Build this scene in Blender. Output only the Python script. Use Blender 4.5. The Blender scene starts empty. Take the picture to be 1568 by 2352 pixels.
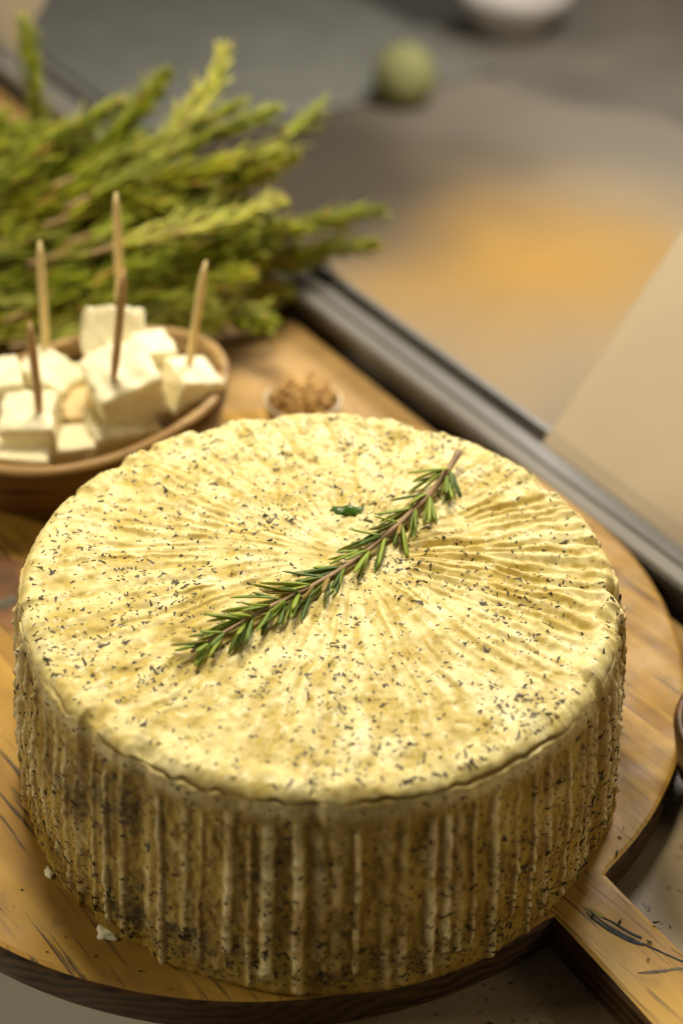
import bpy, bmesh, math, random
import numpy as np
from mathutils import Vector, Matrix, noise as mnoise

# ------------------------------------------------------------------ units
S = 0.13            # one unit below = the cheese's radius = 13 cm
scene = bpy.context.scene
COL = scene.collection
rng = np.random.default_rng(7)
random.seed(7)

# ------------------------------------------------------------------ camera
CAM = np.array([0.05682777, -3.449485, 3.62869524])
FW = np.array([0.0, 0.7963894, -0.6047842])
RT = np.array([0.999764, 0.01313863, 0.01730116])
UP = np.array([-0.02172449, 0.60464147, 0.79620144])
cam_d = bpy.data.cameras.new('camera')
cam = bpy.data.objects.new('camera', cam_d)
COL.objects.link(cam)
M = Matrix(((RT[0], UP[0], -FW[0], CAM[0]*S), (RT[1], UP[1], -FW[1], CAM[1]*S),
            (RT[2], UP[2], -FW[2], CAM[2]*S), (0, 0, 0, 1)))
cam.matrix_world = M
cam_d.sensor_width = 36
cam_d.lens = 3290.055/2352*36
cam_d.clip_start = 0.01
cam_d.clip_end = 60
cam_d.dof.use_dof = True
cam_d.dof.focus_distance = 4.40*S
cam_d.dof.aperture_fstop = 4.3
cam_d.dof.aperture_blades = 0
scene.camera = cam

# ------------------------------------------------------------------ light
world = bpy.data.worlds.new('World')
scene.world = world
world.use_nodes = True
bg = world.node_tree.nodes['Background']
bg.inputs['Color'].default_value = (1.0, 0.88, 0.72, 1)
bg.inputs['Strength'].default_value = 0.052


def area(name, loc, target, size, power, color, size_y=None):
    d = bpy.data.lights.new(name, 'AREA')
    d.shape = 'RECTANGLE' if size_y else 'DISK'
    d.size = size*S
    if size_y:
        d.size_y = size_y*S
    d.energy = power
    d.color = color
    o = bpy.data.objects.new(name, d)
    COL.objects.link(o)
    o.location = Vector(loc)*S
    o.rotation_euler = (Vector(target)-Vector(loc)).to_track_quat('-Z', 'Y').to_euler()
    return o


area('overhead_light', (-0.9, 3.1, 7.2), (0, 0.9, 0.4), 2.2, 10.4, (1.0, 0.875, 0.63))
area('overhead_light', (4.5, 11.0, 8.0), (1.6, 10.5, -4.0), 4.0, 38.0, (1.0, 0.93, 0.83))  # added overhead fill, only brightens the case beyond the rail
area('side_fill', (-9.0, -1.5, 5.0), (-0.6, 0, 0.3), 2.2, 5.6, (1.0, 0.88, 0.62))  # unseen fill added at left to side-light the ribs, not a window
area('side_fill', (8.5, -3.0, 4.0), (0.6, 0, 0.3), 3.0, 2.4, (1.0, 0.86, 0.58))  # weaker fill added at right in place of ambient, not a window

vs = scene.view_settings
vs.view_transform = 'Standard'
vs.look = 'None'
vs.exposure = 0.0
vs.gamma = 1.0
vs.use_curve_mapping = False
scene.render.engine = 'CYCLES'
scene.cycles.max_bounces = 8
scene.cycles.transparent_max_bounces = 12
scene.cycles.caustics_reflective = False
scene.cycles.caustics_refractive = False
scene.cycles.sample_clamp_indirect = 6.0
scene.cycles.use_denoising = True


# ------------------------------------------------------------------ helpers
def G(x, y, z=0.0):
    """point of the plane at height z under a place of the 1568 x 2352 photograph"""
    d = FW + ((x-784.0)/3290.055)*RT - ((y-1176.0)/3290.055)*UP
    t = (z-CAM[2])/d[2]
    return CAM + d*t


def tag(o, label=None, cat=None, group=None, kind=None):
    if label: o['label'] = label
    if cat: o['category'] = cat
    if group: o['group'] = group
    if kind: o['kind'] = kind
    return o


def empty(name, origin=(0, 0, 0)):
    o = bpy.data.objects.new(name, None)
    COL.objects.link(o)
    o.empty_display_size = 0.01
    o.location = Vector(origin)*S
    return o


def mk(name, V, F, mat, parent=None, origin=(0, 0, 0), smooth=True, attr=None, fmat=None):
    """link ONE mesh object; V in cheese radii, relative to origin (or to the parent)"""
    V = np.asarray(V, float)
    me = bpy.data.meshes.new(name)
    me.from_pydata((V*S).tolist(), [], F if isinstance(F, list) else np.asarray(F).tolist())
    me.validate()
    if attr:
        for k, a in attr.items():
            at = me.attributes.new(k, 'FLOAT', 'POINT')
            at.data.foreach_set('value', np.asarray(a, np.float32).ravel())
    if smooth:
        me.polygons.foreach_set('use_smooth', np.ones(len(me.polygons), bool))
    for m in (mat if isinstance(mat, (list, tuple)) else [mat]):
        me.materials.append(m)
    if fmat is not None:
        me.polygons.foreach_set('material_index', np.asarray(fmat, np.int32))
    me.update()
    o = bpy.data.objects.new(name, me)
    COL.objects.link(o)
    if parent is not None:
        o.parent = parent
    else:
        o.location = Vector(origin)*S
    return o


def grid_faces(nu, nv, wrap_u=False, off=0):
    """nv rows of nu verts"""
    u = np.arange(nu if wrap_u else nu-1)
    v = np.arange(nv-1)
    U, Vv = np.meshgrid(u, v)
    U2 = (U+1) % nu
    return (np.stack([Vv*nu+U, Vv*nu+U2, (Vv+1)*nu+U2, (Vv+1)*nu+U], -1).reshape(-1, 4)+off)


def vnoise(u, v, nu, nv, seed):
    """smooth noise in -1..1; u in turns (periodic, nu cells), v in 0..1 (nv cells)"""
    r = np.random.default_rng(seed)
    L = r.uniform(-1, 1, (nv+4, nu))
    x = np.mod(u, 1.0)*nu
    y = np.clip(v, 0, 1)*nv
    i = np.floor(x).astype(int); j = np.floor(y).astype(int)
    fx = x-i; fy = y-j
    fx = fx*fx*fx*(fx*(fx*6-15)+10); fy = fy*fy*fy*(fy*(fy*6-15)+10)
    i0 = i % nu; i1 = (i+1) % nu
    j0 = np.minimum(j, nv+2); j1 = np.minimum(j+1, nv+3)
    return ((L[j0, i0]*(1-fx)+L[j0, i1]*fx)*(1-fy)+(L[j1, i0]*(1-fx)+L[j1, i1]*fx)*fy)


def sstep(a, b, x):
    t = np.clip((x-a)/(b-a), 0, 1)
    return t*t*(3-2*t)


def tube(pts, radii, sides=8, caps=True, flat=1.0, upv=None):
    """tube along pts; returns V, F"""
    pts = np.asarray(pts, float)
    n = len(pts)
    T = np.gradient(pts, axis=0)
    T /= np.linalg.norm(T, axis=1)[:, None]+1e-12
    ref = np.array([0, 0, 1.0]) if upv is None else np.asarray(upv, float)
    V = []
    for k in range(n):
        a = np.cross(T[k], ref)
        if np.linalg.norm(a) < 1e-4:
            a = np.cross(T[k], [0.3, 1, 0])
        a /= np.linalg.norm(a)
        b = np.cross(a, T[k])
        for q in range(sides):
            t = 2*math.pi*q/sides
            V.append(pts[k]+radii[k]*(a*math.cos(t)+b*math.sin(t)*flat))
    F = grid_faces(sides, n, True).tolist()
    if caps:
        F.append(list(range(sides))[::-1])
        F.append([(n-1)*sides+q for q in range(sides)])
    return np.array(V), F


def join(parts):
    """[(V,F)...] -> V,F"""
    VV, FF, o = [], [], 0
    for V, F in parts:
        VV.append(np.asarray(V))
        FF += [[i+o for i in f] for f in (F if isinstance(F, list) else F.tolist())]
        o += len(V)
    return np.concatenate(VV), FF


# ------------------------------------------------------------------ materials
class NT:
    def __init__(self, name):
        self.m = bpy.data.materials.new(name)
        self.m.use_nodes = True
        self.t = self.m.node_tree
        self.b = self.t.nodes['Principled BSDF']
        self.out = self.t.nodes['Material Output']

    def n(self, typ, **kw):
        nd = self.t.nodes.new(typ)
        for k, v in kw.items():
            if k.startswith('i_'):
                key = k[2:].replace('_', ' ')
                key = int(key) if key.isdigit() else key
                nd.inputs[key].default_value = v
            else:
                setattr(nd, k, v)
        return nd

    def l(self, a, b):
        self.t.links.new(a, b)

    def coord(self, rot=(0, 0, 0), scale=(1, 1, 1), loc=(0, 0, 0)):
        tc = self.n('ShaderNodeTexCoord')
        mp = self.n('ShaderNodeMapping')
        mp.inputs['Rotation'].default_value = rot
        mp.inputs['Scale'].default_value = scale
        mp.inputs['Location'].default_value = loc
        self.l(tc.outputs['Object'], mp.inputs['Vector'])
        return mp.outputs['Vector']

    def noise(self, vec, scale, detail=4, rough=0.55, dist=0.0):
        nd = self.n('ShaderNodeTexNoise', i_Scale=scale, i_Detail=detail, i_Roughness=rough, i_Distortion=dist)
        if vec is not None:
            self.l(vec, nd.inputs['Vector'])
        return nd.outputs['Fac']

    def ramp(self, fac, stops, interp='LINEAR'):
        r = self.n('ShaderNodeValToRGB')
        cr = r.color_ramp
        cr.interpolation = interp
        while len(cr.elements) > 1:
            cr.elements.remove(cr.elements[-1])
        for k, (p, c) in enumerate(stops):
            e = cr.elements[0] if k == 0 else cr.elements.new(p)
            e.position = p
            e.color = (c[0], c[1], c[2], 1) if hasattr(c, '__len__') else (c, c, c, 1)
        self.l(fac, r.inputs['Fac'])
        return r.outputs['Color']

    def mix(self, fac, a, b, mode='MIX'):
        m = self.n('ShaderNodeMix', data_type='RGBA', blend_type=mode)
        for sock, val in ((m.inputs[0], fac), (m.inputs[6], a), (m.inputs[7], b)):
            if hasattr(val, 'is_linked'):
                self.l(val, sock)
            elif hasattr(val, '__len__'):
                sock.default_value = (*val[:3], 1)
            else:
                sock.default_value = val
        return m.outputs[2]

    def math(self, op, a, b=0.0, clamp=False):
        m = self.n('ShaderNodeMath', operation=op, use_clamp=clamp)
        for s, v in ((m.inputs[0], a), (m.inputs[1], b)):
            if hasattr(v, 'is_linked'):
                self.l(v, s)
            else:
                s.default_value = v
        return m.outputs[0]

    def attr(self, name):
        return self.n('ShaderNodeAttribute', attribute_name=name).outputs['Fac']

    def bump(self, h, strength=0.3, dist=0.001):
        b = self.n('ShaderNodeBump', i_Strength=strength, i_Distance=dist)
        self.l(h, b.inputs['Height'])
        self.l(b.outputs['Normal'], self.b.inputs['Normal'])
        return b

    def set(self, **kw):
        for k, v in kw.items():
            s = self.b.inputs[k.replace('_', ' ')]
            if hasattr(v, 'is_linked'):
                self.l(v, s)
            elif hasattr(v, '__len__') and len(v) == 3 and s.type == 'RGBA':
                s.default_value = (*v, 1)
            else:
                s.default_value = v
        return self


def mat_cheese():
    t = NT('herb_cheese')
    v = t.coord()
    side = t.attr('side')
    rib = t.attr('rib')
    oil = t.attr('oil')
    mould = t.attr('mould')
    fine = t.noise(v, 90, 5, 0.6)
    top = t.ramp(t.noise(v, 45, 5, 0.6), [(0.28, (0.62, 0.50, 0.185)), (0.5, (0.77, 0.68, 0.33)), (0.72, (0.87, 0.81, 0.50))])
    top = t.mix(t.math('MULTIPLY', oil, 0.75, True), top, (0.46, 0.335, 0.04))
    mott = t.ramp(t.noise(v, 150, 4, 0.6, 0.6), [(0.50, 0.0), (0.66, 1.0)])
    top = t.mix(t.math('MULTIPLY', mott, 0.55), top, (0.49, 0.36, 0.055))
    paste = t.ramp(t.noise(v, 210, 3, 0.6, 0.4), [(0.56, 0.0), (0.70, 1.0)])
    top = t.mix(t.math('MULTIPLY', paste, 0.6), top, (0.92, 0.86, 0.60))
    sd = t.ramp(t.noise(v, 38, 5, 0.65), [(0.3, (0.20, 0.115, 0.013)), (0.5, (0.38, 0.25, 0.04)), (0.72, (0.56, 0.40, 0.10))])
    sd = t.mix(rib, sd, (0.88, 0.77, 0.46))
    sd = t.mix(t.math('MULTIPLY', oil, 0.55, True), sd, (0.28, 0.16, 0.025))
    col = t.mix(side, top, sd)
    # brown-green mould and herb stains
    fn = t.noise(v, 260, 4, 0.7)
    st = t.math('MULTIPLY', mould, t.ramp(fn, [(0.35, 0.25), (0.62, 1.0)]), True)
    col = t.mix(st, col, (0.05, 0.033, 0.012))
    # dust-fine herb specks
    vo = t.n('ShaderNodeTexVoronoi', i_Scale=520.0, feature='F1')
    t.l(v, vo.inputs['Vector'])
    gate = t.ramp(t.noise(v, 130, 2), [(0.52, 0.0), (0.60, 1.0)])
    dot = t.math('MULTIPLY', t.ramp(vo.outputs['Distance'], [(0.16, 1.0), (0.27, 0.0)]), gate)
    col = t.mix(t.math('MULTIPLY', dot, 0.85), col, (0.10, 0.075, 0.03))
    rough = t.ramp(t.noise(v, 60, 3), [(0.35, 0.42), (0.7, 0.68)])
    t.set(Base_Color=col, Roughness=rough, Subsurface_Weight=0.22, Subsurface_Scale=0.006)
    t.b.inputs['Subsurface Radius'].default_value = (1.0, 0.6, 0.25)
    t.b.inputs['Specular IOR Level'].default_value = 0.34
    hh = t.math('ADD', t.math('MULTIPLY', fine, 0.7), t.math('MULTIPLY', fn, 0.3))
    t.bump(hh, 0.55, 0.0012)
    return t.m


def mat_wood(name, cols, ring=170.0, rot=0.0, dark=0.5, rough=0.5, off=(0, 0, 0.09), stretch=0.07, grime=0.35):
    """growth rings round an axis that runs along the grain (local x after rot)"""
    t = NT(name)
    v = t.coord(rot=(0, 0, rot))
    mp = t.n('ShaderNodeMapping')
    mp.inputs['Scale'].default_value = (stretch, 1, 1)
    mp.inputs['Location'].default_value = off
    t.l(v, mp.inputs['Vector'])
    w = mp.outputs['Vector']
    warp = t.n('ShaderNodeTexNoise', i_Scale=16.0, i_Detail=3.0)
    t.l(w, warp.inputs['Vector'])
    add = t.n('ShaderNodeVectorMath', operation='MULTIPLY_ADD')
    t.l(warp.outputs['Color'], add.inputs[0])
    add.inputs[1].default_value = (0.0, 0.045, 0.045)
    t.l(w, add.inputs[2])
    wv = t.n('ShaderNodeTexWave', wave_type='RINGS', rings_direction='X', i_Scale=ring/10, i_Distortion=1.5, i_Detail=3.0)
    wv.inputs['Detail Scale'].default_value = 2.0
    t.l(add.outputs[0], wv.inputs['Vector'])
    c = t.ramp(wv.outputs['Fac'], [(0.0, cols[0]), (0.55, cols[1]), (0.85, cols[2]), (1.0, cols[2])])
    big = t.noise(v, 9, 3)
    c = t.mix(t.ramp(big, [(0.4, 0.0), (0.7, 0.45)]), c, cols[1])
    # long thin dark grain cracks
    mp2 = t.n('ShaderNodeMapping')
    mp2.inputs['Scale'].default_value = (0.035, 1, 1)
    t.l(v, mp2.inputs['Vector'])
    g = t.noise(mp2.outputs['Vector'], 420, 3, 0.6)
    crack = t.ramp(g, [(0.565, 0.0), (0.635, 1.0)])
    patch = t.ramp(t.noise(v, 14, 4), [(0.40, 0.08), (0.56, 1.0)])
    c = t.mix(t.math('MULTIPLY', t.math('MULTIPLY', crack, patch), dark), c, (0.055, 0.033, 0.014))
    pores = t.ramp(t.noise(mp2.outputs['Vector'], 900, 2, 0.7), [(0.5, 0.0), (0.75, 0.5)])
    c = t.mix(t.math('MULTIPLY', pores, 0.4), c, cols[2])
    gr = t.ramp(t.noise(v, 55, 6, 0.7), [(0.5, 0.0), (0.75, 1.0)])
    c = t.mix(t.math('MULTIPLY', gr, grime), c, (0.13, 0.085, 0.04))
    t.set(Base_Color=c, Roughness=t.ramp(t.noise(v, 40, 4), [(0.3, rough-0.1), (0.7, rough+0.15)]))
    t.b.inputs['Specular IOR Level'].default_value = 0.35
    hh = t.math('SUBTRACT', t.math('MULTIPLY', g, -0.6), t.math('MULTIPLY', wv.outputs['Fac'], 0.25))
    t.bump(hh, 0.35, 0.0008)
    return t.m


def mat_simple(name, col, rough=0.5, metal=0.0, var=0.25, scale=40.0, bump=0.2, dist=0.0006, sss=0.0, spec=0.5):
    t = NT(name)
    v = t.coord()
    n = t.noise(v, scale, 5, 0.6)
    lo = tuple(c*(1-var) for c in col)
    hi = tuple(min(1, c*(1+var)) for c in col)
    t.set(Base_Color=t.ramp(n, [(0.3, lo), (0.7, hi)]), Roughness=rough, Metallic=metal)
    t.b.inputs['Specular IOR Level'].default_value = spec
    if sss:
        t.set(Subsurface_Weight=sss, Subsurface_Scale=0.004)
        t.b.inputs['Subsurface Radius'].default_value = (1.0, 0.7, 0.35)
    t.bump(t.noise(v, scale*6, 3), bump, dist)
    return t.m


def mat_needle(name, dark, light, under, warm):
    t = NT(name)
    a = t.attr('tone')
    un = t.attr('under')
    c = t.ramp(a, [(0.0, dark), (0.62, light), (0.88, light), (0.95, warm), (1.0, warm)])
    c = t.mix(t.math('MULTIPLY', un, 0.5), c, under)
    t.set(Base_Color=c, Roughness=0.55)
    t.b.inputs['Specular IOR Level'].default_value = 0.35
    t.set(Subsurface_Weight=0.1, Subsurface_Scale=0.002)
    return t.m


def mat_flake(name):
    t = NT(name)
    a = t.attr('tone')
    t.set(Base_Color=t.ramp(a, [(0.0, (0.025, 0.018, 0.008)), (0.4, (0.055, 0.045, 0.015)),
                                (0.75, (0.10, 0.075, 0.03)), (1.0, (0.22, 0.14, 0.07))]), Roughness=0.6)
    return t.m


def mat_stone():
    t = NT('speckled_stone')
    v = t.coord()
    c = t.ramp(t.noise(v, 30, 5, 0.6), [(0.3, (0.24, 0.175, 0.095)), (0.7, (0.35, 0.27, 0.165))])
    for sc, col, lo in ((170.0, (0.22, 0.12, 0.04), 0.2), (260.0, (0.08, 0.07, 0.05), 0.16)):
        vo = t.n('ShaderNodeTexVoronoi', i_Scale=sc)
        t.l(v, vo.inputs['Vector'])
        gate = t.ramp(t.noise(v, sc*0.35, 2), [(0.5, 0.0), (0.58, 1.0)])
        c = t.mix(t.math('MULTIPLY', t.ramp(vo.outputs['Distance'], [(lo, 0.85), (lo+0.2, 0.0)]), gate), c, col)
    t.set(Base_Color=c, Roughness=0.45)
    t.bump(t.noise(v, 400, 2), 0.1, 0.0003)
    return t.m


def mat_glass(name, tint=(0.9, 0.92, 0.9), haze=0.78, hazecol=(0.96, 0.82, 0.64)):
    """clear sheet with a pale beige film: straight-through, a little diffuse and a mirror coat"""
    t = NT(name)
    tr = t.n('ShaderNodeBsdfTransparent')
    tr.inputs['Color'].default_value = (*tint, 1)
    v = t.coord()
    df = t.n('ShaderNodeBsdfDiffuse')
    df.inputs['Color'].default_value = (*hazecol, 1)
    tl = t.n('ShaderNodeBsdfTranslucent')
    tl.inputs['Color'].default_value = (*hazecol, 1)
    dm = t.n('ShaderNodeMixShader', i_0=0.35)
    t.l(df.outputs[0], dm.inputs[1]); t.l(tl.outputs[0], dm.inputs[2])
    m1 = t.n('ShaderNodeMixShader')
    t.l(t.ramp(t.noise(v, 6, 3), [(0.3, haze*0.85), (0.7, min(1, haze*1.15))]), m1.inputs[0])
    t.l(tr.outputs[0], m1.inputs[1]); t.l(dm.outputs[0], m1.inputs[2])
    gl = t.n('ShaderNodeBsdfGlossy', i_Roughness=0.05)
    fr = t.n('ShaderNodeFresnel', i_IOR=1.35)
    m2 = t.n('ShaderNodeMixShader')
    t.l(fr.outputs[0], m2.inputs[0]); t.l(m1.outputs[0], m2.inputs[1]); t.l(gl.outputs[0], m2.inputs[2])
    t.l(m2.outputs[0], t.out.inputs['Surface'])
    return t.m


PINE = ((0.37, 0.205, 0.028), (0.47, 0.28, 0.047), (0.31, 0.165, 0.024))
GRAIN = math.atan2(0.77, 0.64)      # turns local x onto the grain direction
M_CHEESE = mat_cheese()
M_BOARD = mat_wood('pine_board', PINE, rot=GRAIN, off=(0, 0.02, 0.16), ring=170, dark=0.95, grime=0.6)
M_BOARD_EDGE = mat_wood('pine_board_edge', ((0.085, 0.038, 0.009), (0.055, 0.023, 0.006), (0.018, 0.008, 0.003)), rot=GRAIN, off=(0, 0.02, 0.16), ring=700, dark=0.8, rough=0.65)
M_TABLE = mat_wood('table_wood', ((0.40, 0.245, 0.085), (0.47, 0.30, 0.12), (0.33, 0.19, 0.06)), rot=GRAIN, off=(0.1, 0.3, 0.2), ring=60, dark=0.3)
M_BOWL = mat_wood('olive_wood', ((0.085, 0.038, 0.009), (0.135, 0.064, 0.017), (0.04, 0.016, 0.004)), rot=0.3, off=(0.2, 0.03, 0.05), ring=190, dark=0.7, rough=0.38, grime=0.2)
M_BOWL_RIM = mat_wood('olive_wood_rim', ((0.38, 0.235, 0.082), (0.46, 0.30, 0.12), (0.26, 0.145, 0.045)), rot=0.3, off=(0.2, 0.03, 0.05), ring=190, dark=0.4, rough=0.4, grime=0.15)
M_CUBE = mat_simple('white_cheese', (0.90, 0.83, 0.58), 0.5, var=0.06, scale=60, bump=0.5, dist=0.001, sss=0.25)
M_CUBE2 = mat_simple('yellow_cheese', (0.78, 0.62, 0.32), 0.5, var=0.1, scale=60, bump=0.5, dist=0.001, sss=0.25)
M_PICK = mat_simple('bamboo', (0.88, 0.70, 0.34), 0.5, var=0.10, scale=90, bump=0.2)
M_PICK2 = mat_simple('brown_bamboo', (0.50, 0.32, 0.14), 0.5, var=0.2, scale=90, bump=0.2)
M_NEEDLE = mat_needle('rosemary_green', (0.05, 0.105, 0.008), (0.23, 0.31, 0.025), (0.46, 0.48, 0.13), (0.24, 0.17, 0.03))
M_NEEDLE_B = mat_needle('rosemary_fresh_green', (0.085, 0.115, 0.003), (0.29, 0.345, 0.010), (0.52, 0.50, 0.14), (0.42, 0.25, 0.05))
M_NEEDLE_C = mat_needle('rosemary_yellow_green', (0.13, 0.15, 0.004), (0.41, 0.43, 0.022), (0.56, 0.52, 0.16), (0.45, 0.27, 0.06))
M_STEM = mat_simple('rosemary_stem', (0.30, 0.195, 0.10), 0.6, var=0.4, scale=120, bump=0.5)
M_STEM_B = mat_simple('rosemary_young_stem', (0.30, 0.19, 0.08), 0.6, var=0.3, scale=120, bump=0.5)
M_FLAKE = mat_flake('dried_herb')
M_LEAF = mat_simple('basil_green', (0.05, 0.125, 0.012), 0.28, var=0.4, scale=150, bump=0.5)
M_PAINT = mat_simple('navy_paint', (0.045, 0.057, 0.072), 0.85, spec=0.15, var=0.5, scale=220, bump=0.3)
M_PAINT2 = mat_simple('olive_paint', (0.25, 0.22, 0.055), 0.85, spec=0.15, var=0.4, scale=220, bump=0.3)
M_PAINT3 = mat_simple('grey_paint', (0.13, 0.115, 0.09), 0.85, spec=0.15, var=0.5, scale=220, bump=0.3)
M_METAL = mat_simple('grey_metal', (0.125, 0.119, 0.113), 0.45, metal=0.0, var=0.12, scale=25, bump=0.08)
M_METAL_D = mat_simple('dark_channel', (0.075, 0.068, 0.06), 0.5, metal=0.0, var=0.15, scale=25, bump=0.08)
M_STEEL = mat_simple('grey_steel', (0.72, 0.68, 0.6), 0.42, metal=0.0, var=0.15, scale=7, bump=0.05)
M_STONE = mat_stone()
M_PANE = mat_glass('hazy_glass')


# ------------------------------------------------------------------ the setting
def slab(name, poly, z0, z1, mat, **kw):
    n = len(poly)
    V = [(x, y, z1) for x, y in poly]+[(x, y, z0) for x, y in poly]
    F = [list(range(n)), list(range(2*n-1, n-1, -1))]+[[i, n+i, n+(i+1) % n, (i+1) % n] for i in range(n)]
    # make sure of outward faces for a counter-clockwise poly
    return mk(name, V, F, mat, smooth=False, **kw)


BT = 0.152                                       # board thickness
RD = np.array([0.568, -0.823]); RD /= np.linalg.norm(RD)     # along the rail, towards the right
RN = np.array([-RD[1], RD[0]])                   # across the rail, away from the camera
R0 = np.array([0.56, 2.03])                      # a point of the rail's near edge
def rail_pt(a, b): return R0+RD*a+RN*b


p = [rail_pt(6, 0.02), rail_pt(-9, 0.02), rail_pt(-9, -3.2), rail_pt(-0.2, -3.0), rail_pt(0.9, -0.55), rail_pt(6, -0.55)]
tag(slab('tabletop', p, -0.45, -BT-0.002, M_TABLE), kind='structure')
p = [rail_pt(6, -0.553), rail_pt(0.9, -0.553), (0.1, -0.9), (-0.42, -1.25), (-0.2, -3.5), (4, -3.5)]
tag(slab('stone_counter', p, -0.45, -BT-0.002, M_STONE), kind='structure')
p = [(-5, -4), (3, -4), (3, 1.0), (-5, 1.0)]
tag(slab('steel_shelf', p, -1.35, -1.3, M_STEEL), kind='structure')


def mat_floor():
    t = NT('case_floor')
    v = t.coord()
    a = t.noise(v, 2.2, 3, 0.5)
    c = t.ramp(a, [(0.30, (0.13, 0.12, 0.10)), (0.5, (0.20, 0.18, 0.15)), (0.7, (0.29, 0.245, 0.19))])
    t.set(Base_Color=c, Roughness=0.35)
    return t.m


ZF = -4.0
fl = slab('display_floor', [rail_pt(14, 0.30), rail_pt(14, 24), rail_pt(-14, 24), rail_pt(-14, 0.30)], ZF-0.1, ZF, mat_floor())
tag(fl, kind='structure')

# far things in the display case, all out of focus
def lathe(prof, n=64, squash=(1, 1), wob=None):
    prof = np.asarray(prof, float)
    a = np.linspace(0, 2*np.pi, n, endpoint=False)
    V = []
    for r, z in prof:
        V.append(np.stack([r*np.cos(a)*squash[0], r*np.sin(a)*squash[1], np.full(n, z)], 1))
    V = np.concatenate(V)
    F = grid_faces(n, len(prof), True).tolist()
    F.append([(len(prof)-1)*n+k for k in range(n)])
    F.insert(0, list(range(n))[::-1])
    return V, F


M_PAPER = mat_simple('butcher_paper', (0.60, 0.46, 0.28), 0.7, var=0.08, scale=14, bump=0.3)
M_WHITE = mat_simple('glare_white', (0.62, 0.57, 0.53), 0.5, var=0.03, scale=10, bump=0.0)
M_LIME = mat_simple('green_rind', (0.26, 0.26, 0.10), 0.8, var=0.25, scale=30, bump=0.3)
M_DARK = mat_simple('dark_tray', (0.15, 0.122, 0.088), 0.7, var=0.2, scale=12, bump=0.1)
M_SLATE = mat_simple('slate_tray', (0.215, 0.215, 0.185), 0.6, var=0.15, scale=10, bump=0.1)


def wheel_prof(R, H, r=0.08):
    return [(0.02, 0), (R-r, 0), (R-0.3*r, 0.3*r), (R, r), (R, H-r), (R-0.3*r, H-0.3*r), (R-r, H), (0.02, H+0.01)]


def far_thing(name, px, py, zt, VF, mat, label, cat, group=None):
    o = G(px, py, zt)
    ob = mk(name, VF[0], VF[1], mat, origin=(o[0], o[1], ZF+0.003))
    return tag(ob, label, cat, group)


def mat_cloth(cols, name='golden_cloth', rx=0.46, ry=0.50):
    """golden cloth whose dye fades unevenly to taupe at the border"""
    t = NT(name)
    tc = t.n('ShaderNodeTexCoord')
    wn = t.n('ShaderNodeTexNoise', i_Scale=2.0, i_Detail=2.0)
    t.l(tc.outputs['Object'], wn.inputs['Vector'])
    ln = t.n('ShaderNodeVectorMath', operation='LENGTH')
    mp = t.n('ShaderNodeMapping'); mp.inputs['Scale'].default_value = (1/rx, 1/ry, 0)
    t.l(tc.outputs['Object'], mp.inputs['Vector']); t.l(mp.outputs['Vector'], ln.inputs[0])
    f = t.math('ADD', ln.outputs['Value'], t.math('MULTIPLY', t.math('SUBTRACT', wn.outputs['Fac'], 0.5), 1.1))
    c = t.ramp(f, cols)
    # a second, dark brown dyed field beside the golden one
    q = G(700, 400, ZF)-G(1185, 640, ZF)
    m2 = t.n('ShaderNodeMapping')
    m2.inputs['Location'].default_value = (-q[0]*S, -q[1]*S, 0)
    l2 = t.n('ShaderNodeVectorMath', operation='LENGTH')
    t.l(tc.outputs['Object'], m2.inputs['Vector']); t.l(m2.outputs['Vector'], l2.inputs[0])
    f2 = t.math('ADD', l2.outputs['Value'], t.math('MULTIPLY', t.math('SUBTRACT', wn.outputs['Fac'], 0.5), -0.5))
    c = t.mix(t.ramp(f2, [(0.12, 1.0), (0.52, 0.0)], 'EASE'), c, (0.075, 0.058, 0.038))
    t.set(Base_Color=c, Roughness=0.85)
    return t.m


def make_cloth(px, py, sx, sy, z, name, m_, label):
    c = G(px, py, ZF)
    n, m = 90, 14
    V = []
    for j in range(m):
        f = j/(m-1)
        for i in range(n):
            a = 2*math.pi*i/n
            w = 1+0.12*math.sin(3*a+1)+0.08*math.sin(5*a)+0.05*math.sin(11*a+2)
            V.append((sx*f*w*math.cos(a), sy*f*w*math.sin(a), 0.03+0.05*(1-f)+0.10*f*(1-f)*math.sin(7*a+9*f)))
    V = np.array(V); k = len(V)
    F = grid_faces(n, m, True).tolist()
    W = V-np.array([0, 0, 0.02])
    F2 = [[i+k for i in f[::-1]] for f in F]
    ring = [[(m-1)*n+i, (m-1)*n+i+k, (m-1)*n+(i+1) % n+k, (m-1)*n+(i+1) % n] for i in range(n)]
    q = np.concatenate([V, W])
    # it ends at the rail side of the case
    b = (q[:, 0]+c[0]-R0[0])*RN[0]+(q[:, 1]+c[1]-R0[1])*RN[1]
    lim = np.minimum(0, b-0.45)
    q[:, 0] -= lim*RN[0]; q[:, 1] -= lim*RN[1]
    tag(mk(name, q, F+F2+ring, m_, origin=(c[0], c[1], ZF+z)), label, 'cloth')


make_cloth(1185, 640, 6.0, 6.0, 0.003, 'golden_cloth',
           mat_cloth([(0.05, (0.44, 0.255, 0.06)), (0.35, (0.39, 0.245, 0.085)), (0.68, (0.335, 0.25, 0.145)), (1.0, (0.24, 0.205, 0.155))]),
           'blurred cloth dyed golden and brown over the floor of the display case')
far_thing('lime', 930, 165, ZF+0.5, lathe([(0.44*math.sin(t)+0.002, 0.44-0.44*math.cos(t)) for t in np.linspace(0, math.pi, 18)]), M_LIME,
          'blurred round green fruit far back in the display case', 'fruit')


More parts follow.
